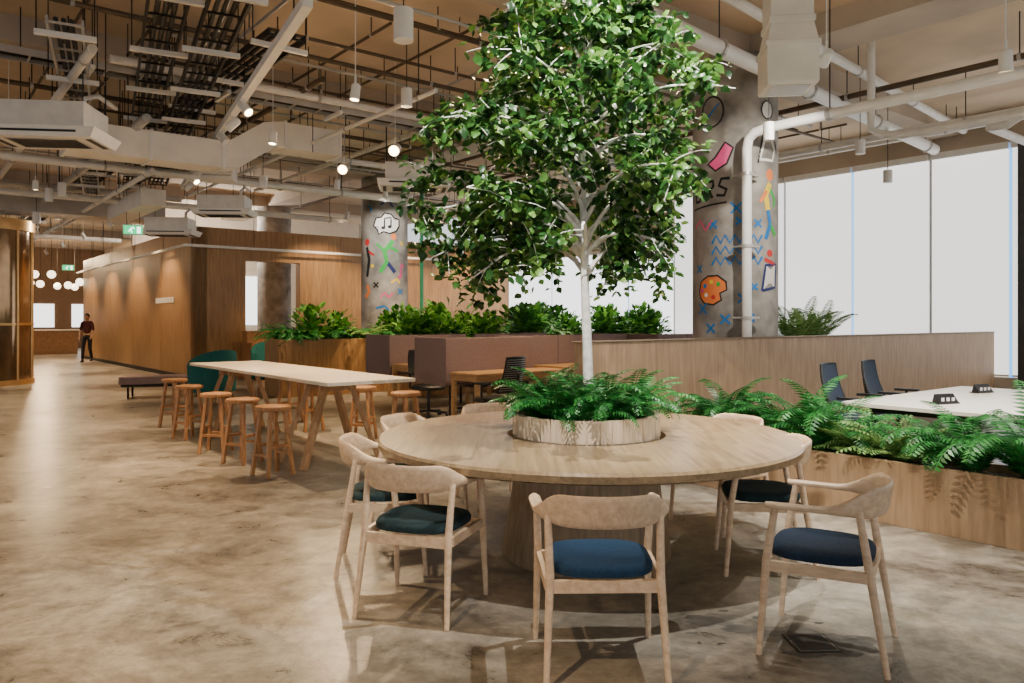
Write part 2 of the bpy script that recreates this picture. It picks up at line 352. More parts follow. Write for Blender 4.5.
rb([(.42,2.5),(.42,2.8),(.52,2.75)],0.06,I_p); patch(g,circ(.39,2.5,.06,.05,8),RR,an,I_p); rb([(-.5,2.0),(-.38,2.15),(-.45,2.3)],0.08,I_o); rb([(-.1,2.0),(0,2.12),(.1,2.0),(.2,2.12)],0.04,I_p); rb([(-.2,1.75),(0,1.8),(.1,1.7)],.05,I_b)
X(.4,2.15,.07,I_b,.035); X(-.2,2.3,.06,I_k,.035); rb([(-.1,4.2),(.1,4.3),(.2,4.15)],0.04,I_n); rb([(.3,4.0),(.5,4.1)],.04,I_o); X(.45,3.3,.05,I_y,.03)
rb([(.15,2.35),(.3,2.45),(.38,2.35)],.05,I_y); patch(g,circ(-.3,2.75,.05,.05,8),RR,an,I_y); rb([(-.3,4.05),(-.4,4.2)],.04,I_b)
g.build('concrete_column',loc=c2)
g=column(0.5); g.build('concrete_column',loc=R(23.1,9.1))

# ------------------------------------------------------------------ partition / planter right
g=MB(); g.box(5.15,15.3,5.35,5.47,0,1.25,M_part); g.box(5.13,15.3,5.33,5.49,1.25,1.265,M_oakv)
g.build('wood_partition',rot=TH,bevel=0.006)
g=MB()
x0,x1,y0,y1=5.58,6.06,-1.5,5.33
g.box(x0,x0+0.03,y0,y1,0,0.456,M_part); g.box(x1-0.03,x1,y0,y1,0,0.456,M_part); g.box(x0+.03,x1-.03,y0,y0+.03,0,0.456,M_part); g.box(x0+.03,x1-.03,y1-.03,y1,0,0.456,M_part)
g.box(x0+.03,x1-.03,y0+.03,y1-.03,0.0,0.40,M_soil)
g.build('wood_planter_box',rot=TH,bevel=0.003)

# ------------------------------------------------------------------ fern meshes
def fern_mesh(name,mat,n=26,L=0.42,seed=0,W=0.085,upr=(35,80),lo=(-60,-5),ns=17,pw=0.9):
    rnd=random.Random(seed); g=MB()
    for i in range(n):
        az=2*math.pi*(i*0.618)+rnd.uniform(-.3,.3); LL=L*rnd.uniform(0.6,1.1)
        e0=math.radians(rnd.uniform(*upr)); e1=math.radians(rnd.uniform(*lo))
        p=Vector((0.03*math.cos(az),0.03*math.sin(az),0)); pts=[p.copy()]; tans=[]
        for k in range(ns):
            t=k/(ns-1); e=e0+(e1-e0)*t**pw; azz=az+0.25*math.sin(t*2+i)
            d=Vector((math.cos(azz)*math.cos(e),math.sin(azz)*math.cos(e),math.sin(e))); tans.append(d); p=p+d*LL/ns; pts.append(p.copy())
        g.tube(pts[::3],[0.003]*len(pts[::3]),mat,4)
        for k in range(2,ns):
            t=k/ns; d=tans[k]; side=d.cross(Vector((0,0,1))).normalized(); up=side.cross(d)
            lp=W*(math.sin(math.pi*(0.12+0.85*t))**0.7)*rnd.uniform(.9,1.1)+0.006; ww=LL/ns*0.5
            for sg in(-1,1):
                dr=(side*sg+d*0.45-up*0.18).normalized(); b=pts[k]
                g.add([b,b+dr*lp*.35+d*ww,b+dr*lp-up*0.12*lp,b+dr*lp*.35-d*ww*.6],[(0,1,2,3)],mat)
    return g.mesh(name)
F1=[fern_mesh('fern_mesh_%d'%i,M_fern,22,0.70,i,0.100,(50,88),(-80,0),24,1.7) for i in range(3)]
F2=[fern_mesh('fern_pale_%d'%i,M_fernl,34,0.40,10+i,0.06,(45,88),(-40,20)) for i in range(2)]
F3=[fern_mesh('fern_round_%d'%i,M_fern,22,0.45,20+i,0.066,(38,86),(-70,0),20,1.5) for i in range(3)]
rnd=random.Random(3)
fa=[(-1.0,1),(-0.35,1),(0.30,1.05),(0.85,1.1),(1.32,1.0),(1.80,1.15),(2.15,.95),(2.40,.8),(3.22,1.1),(3.62,.95),(4.15,1.0),(4.62,.7)]
for i,(a,s_) in enumerate(fa):
    inst('fern',F1[i%3],R(a,5.76+rnd.uniform(-.05,.05),0.41),rnd.uniform(0,6),s_)
for a,s_ in((2.68,1.35),(2.93,1.25),(4.0,.9),(1.55,.8)): inst('fern',F2[int(a*10)%2],R(a,5.84,0.40),a*3,s_)
inst('fern',F1[2],R(3.5,5.92,0.42),2,1.05); inst('fern',F1[0],R(4.3,5.95,0.42),1,1.05)

# ------------------------------------------------------------------ round table
TC=Vector((0.47,4.9,0))
g=MB()
g.lathe([(0.50,0.685),(1.26,0.685),(1.30,0.70),(1.305,0.735),(1.295,0.75),(0.50,0.75)],M_oak,96,closed=True)
g.lathe([(0.53,0.0),(0.535,0.02),(0.47,0.40),(0.455,0.684)],M_oakv,72)
g.build('round_table',loc=TC,ang=40)
g=MB()
g.lathe([(0.430,0.70),(0.462,0.70),(0.462,0.885),(0.430,0.885)],M_slat,72,closed=True)
for i in range(40):
    an_=2*math.pi*i/40; g.box(0.460,0.466,-0.033,0.033,0.752,0.884,M_slat,Matrix.Rotation(an_,4,'Z'))
g.lathe([(0.43,0.70),(0.43,0.84)],M_soil,48)
g.build('tabletop_planter',loc=TC,bevel=0)
for i in range(10):
    t=2*math.pi*i/10+0.3; rr=0.28
    inst('fern',F3[i%3],TC+Vector((rr*math.cos(t),rr*math.sin(t),0.85)),t,rnd.uniform(.88,1.05))
for i in range(4):
    t=2*math.pi*i/4+1.2; inst('fern',F3[i%3],TC+Vector((.12*math.cos(t),.12*math.sin(t),0.85)),t,.9)

# ------------------------------------------------------------------ birch tree
def crown(z):
    K=[(1.40,0.45),(1.55,0.86),(1.95,1.08),(2.5,1.13),(2.95,1.08),(3.2,0.92),(3.42,0.64),(3.65,0.40),(3.85,0.1)]
    if z<=K[0][0]: return 0.3
    for (z0_,r0),(z1_,r1) in zip(K,K[1:]):
        if z<=z1_: return r0+(r1-r0)*(z-z0_)/(z1_-z0_)
    return 0.0
def xlim(z,y): 
    base=.62 if z<2.55 else .62+min(1,(z-2.55)/.3)*.34
    return base+max(0,y)*.22-max(0,-y)*.08
def inside(c):
    if Vector((c.x,c.y)).length>crown(c.z)*1.05+.02: return False
    if c.x>xlim(c.z,c.y): return False
    if c.z<2.2 and abs(c.x)<.13 and c.y<.30: return False
    return True
g=MB(); rt=random.Random(11)
tp=[Vector((0.02*math.sin(z*2.1),0.02*math.cos(z*1.7),z)) for z in [0.78+i*0.2 for i in range(15)]]
g.tube(tp,[0.036-0.0021*i for i in range(15)],M_bark,12)
def trunk(z):
    i=min(13,max(0,(z-0.78)/0.2)); k=int(i); return tp[k].lerp(tp[k+1],i-k)
def leaf(p,d,nrm,L):
    sd=d.cross(nrm).normalized(); nn=sd.cross(d); w=L*0.40
    vs=[p,p+d*L*.3+sd*w-nn*.006,p+d*L*.68+sd*w*.75-nn*.008,p+d*L-nn*.014,p+d*L*.68-sd*w*.75-nn*.008,p+d*L*.3-sd*w-nn*.006,p+d*L*.5+nn*.004]
    g.add(vs,[(0,1,2,6),(6,2,3),(0,6,4,5),(6,3,4)],M_leaf)
specs=[]
NB=46
for i in range(NB):
    f=i/(NB-1); z0_=1.72+f*1.55; az=i*2.399+rt.uniform(-.3,.3)
    z1_=z0_+(rt.uniform(-0.12,0.40) if f<.35 else rt.uniform(0.05,0.45))
    rr=crown(z1_)*(rt.uniform(.45,.75) if i%3==0 else rt.uniform(.75,.96))
    specs.append((f,z0_,z1_,az,rr))
for az,z1_,rr in((2.75,1.72,.86),(3.2,1.86,.98),(3.65,1.70,.82),(4.1,1.78,.62),(2.3,1.80,.9),(3.4,2.1,1.05),(5.6,1.86,.62),(.2,1.85,.6),(3.0,2.35,1.1),(3.9,2.2,.98)):
    specs.append((.08,1.86 if z1_<2 else 2.0,z1_,az,rr))
for (f,z0_,z1_,az,rr) in specs:
    p0=trunk(z0_); ex=rr*math.cos(az); lim=xlim(z1_,rr*math.sin(az))-.04
    if ex>lim: rr*=lim/ex
    p3=Vector((rr*math.cos(az),rr*math.sin(az),z1_))
    p1=p0+Vector((p3.x*.22,p3.y*.22,max(0,z1_-z0_)*.5+.22)); p2=p0.lerp(p3,.7)+Vector((0,0,.16))
    pts=[]
    for k in range(9):
        t=k/8; u=1-t; pts.append(p0*u**3+p1*3*u*u*t+p2*3*u*t*t+p3*t**3+Vector((rt.uniform(-.012,.012),rt.uniform(-.012,.012),0)))
    g.tube(pts,[0.015*(1-.8*k/8)*(1.15-.5*f) for k in range(9)],M_bark,6)
    nsub=11
    for s_ in range(nsub):
        t=rt.uniform(.28,1.0) if s_ else 1.0
        k=min(7,int(t*8)); b=pts[k].lerp(pts[k+1],t*8-k)
        o_=Vector((math.cos(az),math.sin(az),0)); d=(o_*rt.uniform(.1,1)+Vector((rt.uniform(-1,1),rt.uniform(-1,1),rt.uniform(-.6,.7)))).normalized()
        Lt=rt.uniform(.16,.32); q=[b]
        for j in range(4):
            d=(d+Vector((0,0,-.14))+Vector((rt.uniform(-.15,.15),)*3)).normalized(); q.append(q[-1]+d*Lt/4)
        if not inside(q[-1]): continue
        g.tube(q,[.004,.0035,.003,.002,.0015],M_bark,4)
        nl=rt.randint(19,30)
        for j in range(nl):
            t2=rt.uniform(.10,1.0)*3.999; kk=int(t2); c=q[kk].lerp(q[kk+1],t2-kk)
            c=c+Vector((rt.gauss(0,.036),rt.gauss(0,.036),rt.gauss(0,.03)))
            if not inside(c): continue
            dd=Vector((rt.uniform(-1,1),rt.uniform(-1,1),rt.uniform(-1.0,.2))).normalized()
            nr=Vector((rt.uniform(-.7,.7),rt.uniform(-.7,.7),1)).normalized()
            leaf(c,dd,nr,rt.uniform(.045,.072))
g.build('birch_tree',loc=TC,ang=60)

# ------------------------------------------------------------------ dining chair
def chair_mesh(name,seatmat):
    g=MB()
    def pos(t):
        s_=1 if t>=0 else -1; u=abs(t)
        if u>0.62:
            k=(u-.62)/.38; x=0.262+0.012*math.sin(k*math.pi*.5)-0.004*k; y=-0.03+0.235*k
        else:
            an_=u/.62*math.pi/2; x=0.262*math.sin(an_)**0.86 if an_>0 else 0; y=-0.03-0.235*math.cos(an_)**0.9
        return Vector((s_*x,y,0))
    n=56; seg=12; vs=[];fs=[]
    for i in range(n+1):
        t=-1+2*i/n; u=abs(t); p=pos(t); q=(pos(min(1,t+.02))-pos(max(-1,t-.02))).normalized(); nr=Vector((q.y,-q.x,0))
        k=min(1,max(0,(u-.25)/.4)); k=k*k*(3-2*k)
        hz=0.068*(1-k)+0.0125*k; wn=0.011*(1-k)+0.028*k; zc=0.70*(1-k)+0.665*k
        if u>.93: wn*= (1-((u-.93)/.07)**2*.55)
        tilt=0.16*(1-k)
        for j in range(seg):
            an_=2*math.pi*j/seg; cx=math.copysign(abs(math.cos(an_))**.7,math.cos(an_))*wn; cz=math.copysign(abs(math.sin(an_))**.7,math.sin(an_))*hz
            v=p+nr*(cx+cz*tilt*1.0)+Vector((0,0,zc+cz)); vs.append(v)
    for i in range(n):
        for j in range(seg):
            j2=(j+1)%seg; fs.append((i*seg+j,i*seg+j2,(i+1)*seg+j2,(i+1)*seg+j))
    fs.append(tuple(reversed(range(seg)))); fs.append(tuple(range(n*seg,(n+1)*seg)))
    g.add(vs,fs,M_chair)
    for sx in(-1,1):
        g.tube([(sx*.262,.235,0),(sx*.252,.205,.42),(sx*.262,.165,.662)],[.0125,.0185,.015],M_chair,12)
        g.tube([(sx*.245,-.275,0),(sx*.225,-.205,.42),(sx*.232,-.165,.668)],[.0125,.0185,.015],M_chair,12)
        g.bar((sx*.235,-.20,.395),(sx*.250,.20,.395),.022,.045,M_chair)
    g.bar((-.245,.205,.39),(.245,.205,.39),.024,.05,M_chair)
    g.bar((-.222,-.205,.39),(.222,-.205,.39),.024,.05,M_chair)
    vs=[];fs=[];sg=40; L_=[(.90,.405),(1.0,.412),(1.01,.432),(.97,.449),(.85,.458),(.5,.452),(.2,.448)]
    for (k,z) in L_:
        for j in range(sg):
            an_=2*math.pi*j/sg; cx=math.copysign(abs(math.cos(an_))**.62,math.cos(an_)); cy=math.copysign(abs(math.sin(an_))**.62,math.sin(an_))
            w=.232-.015*(1-cy)/2*1.2; vs.append((cx*w*k,cy*.215*k+.005,z+0.012))
    for i in range(len(L_)-1):
        for j in range(sg):
            j2=(j+1)%sg; fs.append((i*sg+j,i*sg+j2,(i+1)*sg+j2,(i+1)*sg+j))
    fs.append(tuple(reversed(range(sg)))); fs.append(tuple(range((len(L_)-1)*sg,len(L_)*sg)))
    g.add(vs,fs,seatmat)
    return g.mesh(name,45)
CH={'g':chair_mesh('dining_chair_green',M_seatg),'b':chair_mesh('dining_chair_blue',M_seatb),'n':chair_mesh('dining_chair_navy',M_seatn)}
def chair(k,x,y,fx,fy):
    inst('dining_chair',CH[k],(x,y,0),math.atan2(fy,fx)-math.pi/2)
chair('b',0.375,3.33,-.02,1)
chair('g',-0.46,3.98,.30,.95)
chair('n',1.42,3.50,-.88,.50)
chair('g',-0.76,4.66,1,.12)
chair('g',-0.66,5.60,.88,-.45)
chair('g',-0.12,6.27,.42,-.9)
chair('g',1.50,4.64,-.97,.15)
chair('g',1.50,5.55,-.85,-.5)

# ------------------------------------------------------------------ long trestle table + stools
g=MB(); g.box(-.465,.465,0,4.2,.865,.90,M_ltop)
for y in(.75,3.45):
    for sx in(-1,1):
        g.bar((sx*.12,y,.865),(sx*.42,y-.12,0.0),.075,.05,M_trestle); 
        g.bar((sx*.12,y+.35,.865),(sx*.42,y+.47,0.0),.075,.05,M_trestle)
    g.bar((-.2,y,.80),(.2,y,.80),.05,.1,M_trestle); g.bar((-.2,y+.35,.80),(.2,y+.35,.80),.05,.1,M_trestle)
g.bar((0,.75,.82),(0,3.8,.82),.06,.08,M_trestle)
g.build('trestle_table',loc=R(6.49,3.515),rot=TH,bevel=0.004)
g=MB()
g.lathe([(.14,.615),(.165,.62),(.17,.635),(.165,.655),(.15,.66)],M_stool,28)
for k in range(4):
    an_=math.pi/4+k*math.pi/2; c,s_=math.cos(an_),math.sin(an_)
    g.bar((c*.105,s_*.105,.63),(c*.19,s_*.19,0),.035,.035,M_stool)
for k in range(4):
    a1=math.pi/4+k*math.pi/2; a2=a1+math.pi/2; z=.2 if k%2 else .28; rr=.105+.085*(1-z/.63)
    g.bar((math.cos(a1)*rr,math.sin(a1)*rr,z),(math.cos(a2)*rr,math.sin(a2)*rr,z),.025,.03,M_stool)
SM=g.mesh('wooden_stool')
for a,b,r in [(7.12,2.79,.2),(7.96,2.80,.5),(8.75,2.78,.9),(10.0,2.85,.3),(11.2,3.0,.6),(7.55,4.5,.3),(8.5,4.46,.8),(9.7,4.30,.1),(10.6,4.4,.4)]:
    inst('wooden_stool',SM,R(a,b),TH+r,1.0,bevel=.004)

# ------------------------------------------------------------------ desks, screens, office chairs
def screen(b0,b1,a,wing=0.8,wl=True,wr=True):
    w=b1-b0; g=MB(); g.box(-w/2,w/2,-.03,.03,.55,1.22,M_mauve)
    if wl: g.box(-w/2,-w/2+.06,.03,wing,.55,1.22,M_mauve)
    if wr: g.box(w/2-.06,w/2,.03,wing,.55,1.22,M_mauve)
    for k in range(1,int(w/.8)): g.box(-w/2+k*.8-.004,-w/2+k*.8+.004,-.033,-.029,.55,1.22,M_black)
    for x in(-w/2+.1,w/2-.1): g.box(x-.02,x+.02,-.02,.02,0,.55,M_dark)
    g.build('acoustic_desk_screen',loc=R(a,(b0+b1)/2),rot=TH,bevel=.012)
screen(5.95,7.55,8.94); screen(7.75,10.2,9.5); screen(10.4,13.2,8.94)
screen(6.35,7.9,11.2); screen(8.1,9.8,11.2,wl=False)
def desk(b0,b1,a0,a1):
    w=(b1-b0)/2; d=(a1-a0)/2; g=MB(); g.box(-w,w,-d,d,.715,.75,M_desk)
    for x in(-w+.04,w-.04):
        for y in(-d+.04,d-.04): g.bar((x,y,0),(x,y,.715),.06,.06,M_desk)
        g.box(x-.02,x+.02,-d+.07,d-.07,.64,.71,M_desk)
    g.box(-w+.07,w-.07,-d+.03,-d+.055,.64,.71,M_desk)
    g.build('office_desk',loc=R((a0+a1)/2,(b0+b1)/2),rot=TH,bevel=.004)
desk(6.0,7.7,8.25,8.88); desk(8.0,10.2,8.7,9.44); desk(6.35,7.9,10.4,11.12)
def office_chair_mesh(name,mat):
    g=MB()
    for k in range(5):
        an_=k*2*math.pi/5; c,s_=math.cos(an_),math.sin(an_)
        g.bar((0,0,.10),(c*.29,s_*.29,.07),.04,.03,M_black)
        g.lathe([(.001,-.02),(.028,-.02),(.028,.02),(.001,.02)],M_black,10,Matrix.Translation((c*.29,s_*.29,.029))@Matrix.Rotation(an_,4,'Z')@Matrix.Rotation(math.pi/2,4,'Y'))
    g.tube([(0,0,.08),(0,0,.43)],.025,M_black,10)
    sh=[(.9,.42),(1,.43),(1,.46),(.92,.485)]; vs=[];fs=[]
    for k,z in sh:
        for j in range(24):
            an_=2*math.pi*j/24; vs.append((math.copysign(abs(math.cos(an_))**.6,math.cos(an_))*.24*k,math.copysign(abs(math.sin(an_))**.6,math.sin(an_))*.23*k,z))
    for i in range(3):
        for j in range(24): fs.append((i*24+j,i*24+(j+1)%24,(i+1)*24+(j+1)%24,(i+1)*24+j))
    fs.append(tuple(reversed(range(24)))); fs.append(tuple(range(72,96))); g.add(vs,fs,mat)
    rows=8; cols=8; vs=[];fs=[]
    def bp(i,j):
        u=j/cols*2-1; v=i/rows; hw=.225*(1-.12*v**3); return Vector((u*hw,-.24-.12*v+.05*(u*u)-.03*math.sin(v*3),.56+.44*v))
    for sd in(0,-.018):
        for i in range(rows+1):
            for j in range(cols+1): vs.append(bp(i,j)+Vector((0,sd,0)))
    n=(rows+1)*(cols+1)
    for i in range(rows):
        for j in range(cols):
            a=i*(cols+1)+j; fs.append((a,a+1,a+cols+2,a+cols+1)); fs.append((n+a+cols+1,n+a+cols+2,n+a+1,n+a))
    g.add(vs,fs,mat)
    for i in range(1,rows*2):
        v=i/2; k=int(v); f_=v-k
        row=[bp(k,j).lerp(bp(min(rows,k+1),j),f_)+Vector((0,-.022,0)) for j in range(cols+1)]; g.tube(row,.004,M_galv,4)
    ring=[bp(0,j) for j in range(cols+1)]+[bp(i,cols) for i in range(1,rows+1)]+[bp(rows,j) for j in range(cols-1,-1,-1)]+[bp(i,0) for i in range(rows-1,0,-1)]
    ring=[p+Vector((0,-.009,0)) for p in ring]; g.tube(ring+[ring[0]],.014,M_black,6)
    g.tube([(0,-.05,.42),(0,-.27,.44),(0,-.34,.62),(0,-.37,.8)],.02,M_black,8)
    for sx in(-1,1):
        g.tube([(sx*.22,0,.44),(sx*.29,0,.46),(sx*.29,.0,.66)],.015,M_black,8); g.box(sx*.29-.035,sx*.29+.035,-.12,.13,.66,.685,M_black)
    return g.mesh(name)
OC1=office_chair_mesh('office_chair_blue',M_mesh); OC2=office_chair_mesh('office_chair_black',M_black)
def oc(me,a,b,rot): inst('office_chair',me,R(a,b),rot)
oc(OC1,3.98,7.8,TH+math.pi+.15); oc(OC1,4.02,8.75,TH+math.pi+.15)
oc(OC2,7.85,6.0,TH+.3); oc(OC2,7.6,8.4,TH-.3); oc(OC2,9.95,7.2,TH+.2); oc(OC2,9.9,6.3,TH+2.9)
g=MB(); g.box(-1.25,1.30,-1.5,1.45,.715,.75,M_whitetop); g.box(-1.1,1.1,-1.35,1.3,.66,.715,M_black)
for x in(-1.05,1.05):
    for y in(-1.3,1.25): g.bar((x,y,0),(x,y,.66),.05,.05,M_black)
g.build('meeting_table',loc=R(2.05,7.78),rot=TH,bevel=.004)
def sock(a,b,r):
    g=MB(); g.box(-.12,.12,-.05,.05,0,.012,M_black)
    g.add([(-.11,-.045,.012),(.11,-.045,.012),(.11,.03,.012),(-.11,.03,.012),(-.11,.01,.085),(.11,.01,.085)],[(0,1,5,4),(2,3,4,5),(0,4,3),(1,2,5),(3,2,1,0)],M_black)
    for i in(-1,0,1): g.bar((i*.06-.016,-.034,.04),(i*.06+.016,-.034,.04),.004,.03,M_white)
    g.build('desktop_power_socket',loc=R(a,b,.75),rot=r)
sock(2.85,7.05,.35); sock(3.05,8.4,.45)

# ------------------------------------------------------------------ background planters & bushes
def bush_mesh(name,mat,seed,n=150,H=.55,Rr=.42,Lf=.17,W=.035):
    rnd=random.Random(seed); g=MB()
    for i in range(n):
        az=rnd.uniform(0,6.28); e=rnd.uniform(.15,1.45); rr=rnd.uniform(.1,.95)
        base=Vector((math.cos(az)*math.cos(e)*Rr*rr,math.sin(az)*math.cos(e)*Rr*rr,math.sin(e)*H*rr*.9))
        d=(Vector((math.cos(az)*math.cos(e),math.sin(az)*math.cos(e),math.sin(e)*.9))+Vector((rnd.uniform(-.5,.5),rnd.uniform(-.5,.5),rnd.uniform(-.3,.4)))).normalized()
        sd=d.cross(Vector((0,0,1))).normalized(); L=Lf*rnd.uniform(.6,1.2); w=W*rnd.uniform(.7,1.4); dn=Vector((0,0,-1))
        a=base;b=base+d*L*.45;c=base+d*L+dn*L*.2
        g.add([a,b+sd*w,b+dn*-.01,b-sd*w,c],[(0,1,2),(0,2,3),(1,4,2),(2,4,3)],mat)
        if i%4==0: g.tube([(0,0,0),base*.5,base],.004,mat,4)
    return g.mesh(name)
B=[bush_mesh('bush_%d'%i,M_bush,i+40,320,.72,.48,.2,.05) for i in range(3)]+[fern_mesh('bush_fern',M_fern,40,.7,77,.11,(40,85)),fern_mesh('bush_fern_pale',M_fernl,34,.62,78,.09,(40,85))]
def long_planter(b0,b1,a0,a1,h,s0=1.0):
    w=(b1-b0)/2; d=(a1-a0)/2; g=MB()
    g.box(-w,w,-d,-d+.03,0,h,M_wall); g.box(-w,w,d-.03,d,0,h,M_wall); g.box(-w,-w+.03,-d+.03,d-.03,0,h,M_wall); g.box(w-.03,w,-d+.03,d-.03,0,h,M_wall)
    g.box(-w+.03,w-.03,-d+.03,d-.03,0,h-.06,M_soil); g.build('wood_planter_box',loc=R((a0+a1)/2,(b0+b1)/2),rot=TH,bevel=.004)
    b=b0+.3
    while b<b1-.1:
        me=rnd.choice(B); inst('foliage_plant',me,R((a0+a1)/2+rnd.uniform(-.12,.12),b,h-.06),rnd.uniform(0,6),rnd.uniform(.75,1.15)*s0); b+=rnd.uniform(.22,.34)
long_planter(5.6,13.2,14.0,14.7,1.10,1.15)
long_planter(9.9,14.3,12.0,12.6,1.10,1.05)
long_planter(7.4,9.8,12.6,13.1,1.02,.98)
PM=fern_mesh('palm_fronds',M_fernl,20,1.0,91,.17,(50,88),(-5,60),30,1.3)
def palm(a,b,z=1.0,s=1.0):
    g=MB(); g.lathe([(.17,0),(.24,.5),(.26,z-.05),(.24,z),(.22,z-.05)],M_conc,28); g.lathe([(.21,z-.2),(.21,z-.04)],M_soil,20)
    o=g.build('potted_palm',loc=R(a,b)); p=bpy.data.objects.new('palm_fronds',PM); COL.objects.link(p); p.parent=o; p.location=(0,0,z-.06); p.scale=(s,s,s)
palm(6.4,10.55,1.05,.95); palm(6.5,11.25,1.05,.9)

# ------------------------------------------------------------------ lounge seating, bench, steps
def lounge(a,b,rot,sc=1):
    g=MB()
    pts=[(math.sin(t)*.36,-math.cos(t)*.34) for t in [math.radians(x) for x in range(-105,106,10)]]
    vs=[];fs=[];n=len(pts)
    for i,(x,y) in enumerate(pts):
        k=abs(i/(n-1)*2-1); h=.86-.2*k**2
        for (r,z) in((1.0,.22),(1.04,h-.03),(1.0,h),(.82,h),(.78,h-.03),(.8,.22)): vs.append((x*r,y*r,z))
    for i in range(n-1):
        for j in range(6): j2=(j+1)%6; fs.append((i*6+j,i*6+j2,i*6+6+j2,i*6+6+j))
    fs.append((5,4,3,2,1,0)); fs.append(tuple(range(6*n-6,6*n))); g.add(vs,fs,M_teal)
    g.lathe([(.27,.22),(.30,.25),(.30,.42),(.26,.45)],M_teal,24,Matrix.Translation((0,.03,0)))
    for sx in(-1,1):
        for sy in(-1,1): g.tube([(sx*.2,sy*.2,.23),(sx*.25,sy*.25,0)],[.018,.012],M_stool,8)
    o=g.build('lounge_armchair',loc=R(a,b),rot=rot); o.scale=(sc,sc,sc)
lounge(13.6,4.25,TH+.3,1.12); lounge(15.4,6.05,TH+2.8,1.2)
g=MB(); g.box(-.75,.75,-.28,.28,.27,.42,M_mauve); g.box(-.72,.72,-.25,.25,.22,.27,M_dark)
for x in(-.6,.6):
    for y in(-.2,.2): g.bar((x,y,0),(x,y,.22),.04,.04,M_dark)
g.build('upholstered_bench',loc=R(15.6,4.0),rot=TH*.4,bevel=.02)
g=MB()
for i in range(4): g.box(0,1.1,i*.32,1.3,i*.3,(i+1)*.3,M_stool)
g.build('wood_tiered_steps',loc=R(17.95,6.75),rot=TH,bevel=.006)
g=MB()
for i in range(9): g.box(5.615,5.65,21.1+i*.2,21.1+i*.2+.13,1.93,2.07,M_white)
g.build('wall_lettering_sign',rot=TH)
g=MB(); 
g.lathe([(.98,0),(.98,3.6)],M_bglass,48)
g.lathe([(1.02,0),(1.02,.12),(.97,.12),(.97,0)],M_bronze,48,closed=True); g.lathe([(1.03,3.5),(1.03,3.75),(.9,3.75),(.9,3.5)],M_bronze,48,closed=True)
g.lathe([(1.0,1.35),(1.0,1.40),(.97,1.40),(.97,1.35)],M_bronze,48,closed=True)
for k in range(12):
    t=2*math.pi*k/12-.25; g.tube([(.995*math.cos(t),.995*math.sin(t),.1),(.995*math.cos(t),.995*math.sin(t),3.52)],.025,M_bronze,8)
g.build('bronze_glass_booth',loc=(-12.1,17.6,0))
g=MB(); g.box(-1.6,1.6,-.35,.35,0,1.0,M_stool); g.box(-1.7,1.7,-.42,.42,1.0,1.05,M_ltop); g.build('reception_counter',loc=R(38.5,4.6),rot=TH,bevel=.01)
g=MB(); rg=random.Random(5)
for i in range(15):
    x=-1.9+3.2*(i%5)/4+rg.uniform(-.15,.15);y=-3+3*(i//5)+rg.uniform(-.3,.3);z=rg.uniform(2.9,3.2); g.sphere((x,y,z),.15,M_globe,14); g.tube([(x,y,z+.13),(x,y,CZ)],.008,M_dark,5)
g.build('globe_pendant_cluster',loc=R(36.4,5.0),rot=TH)

# ------------------------------------------------------------------ ceiling services
def rods(g,pts,z):
    for x,y in pts: g.tube([(x,y,z),(x,y,CZ)],.007,M_dark,5)
def bpipe(a,b0,b1,z,r,mat,name='ceiling_pipe',a1=None):
    a1=a if a1 is None else a1
    g=MB(); g.tube([(b0,a,z),(b1,a1,z)],r,mat,12)
    n=max(2,int(abs(b1-b0)/2.2))
    for i in range(n+1):
        t=(i+.2)/(n+.4); x=b0+(b1-b0)*t; y=a+(a1-a)*t; g.tube([(x,y,z),(x,y,CZ)],.008,M_dark,5); g.tube([(x-.02,y,z),(x+.02,y,z)],r*1.25,M_galv,10)
    g.build(name,rot=TH)
def apipe(b,a0,a1,z,r,mat,name='ceiling_pipe'):
    g=MB(); g.tube([(b,a0,z),(b,a1,z)],r,mat,12)
    n=max(2,int(abs(a1-a0)/2.2))
    for i in range(n+1):
        y=a0+(a1-a0)*(i+.2)/(n+.4); g.tube([(b,y,z),(b,y,CZ)],.008,M_dark,5); g.tube([(b,y-.02,z),(b,y+.02,z)],r*1.25,M_galv,10)
    g.build(name,rot=TH)
bpipe(15.2,-4,9,4.2,.08,M_pipe); bpipe(18.0,-4,9,4.0,.07,M_pipe); bpipe(13.2,-3,14,4.45,.055,M_pipe)
bpipe(12.6,-3,8,4.75,.035,M_brownpipe); bpipe(9.2,1,13,4.8,.03,M_brownpipe); bpipe(21.5,-4,5.4,4.0,.06,M_pipe); bpipe(26,-3,5.4,3.9,.07,M_pipe)
bpipe(10.2,2,14,4.6,.05,M_pipe); bpipe(7.6,3,14.6,4.85,.025,M_brownpipe); bpipe(17,4,14.5,4.5,.05,M_galv); bpipe(24,-4,5.4,4.3,.04,M_brownpipe)
bpipe(14.4,-2,7.5,4.05,.05,M_white); bpipe(16.2,-3,5.2,4.35,.05,M_galv); bpipe(19.6,-4,5.4,4.4,.08,M_galv)
apipe(1.6,9,32,4.3,.05,M_pipe); apipe(0.2,12,40,4.55,.06,M_galv); apipe(4.4,9.5,33,4.65,.04,M_brownpipe); apipe(7.0,7,19,4.7,.045,M_pipe); apipe(10.6,3,19,4.65,.04,M_brownpipe)
apipe(12.5,2,19,4.45,.06,M_pipe); apipe(14.2,1,19,4.75,.05,M_pipe); apipe(5.2,8,19,4.3,.03,M_white); apipe(8.0,9,19,4.35,.03,M_brownpipe)
apipe(2.6,11,34,4.15,.06,M_galv); apipe(-.8,12,38,4.2,.05,M_pipe); apipe(3.4,14,34,4.0,.045,M_white)
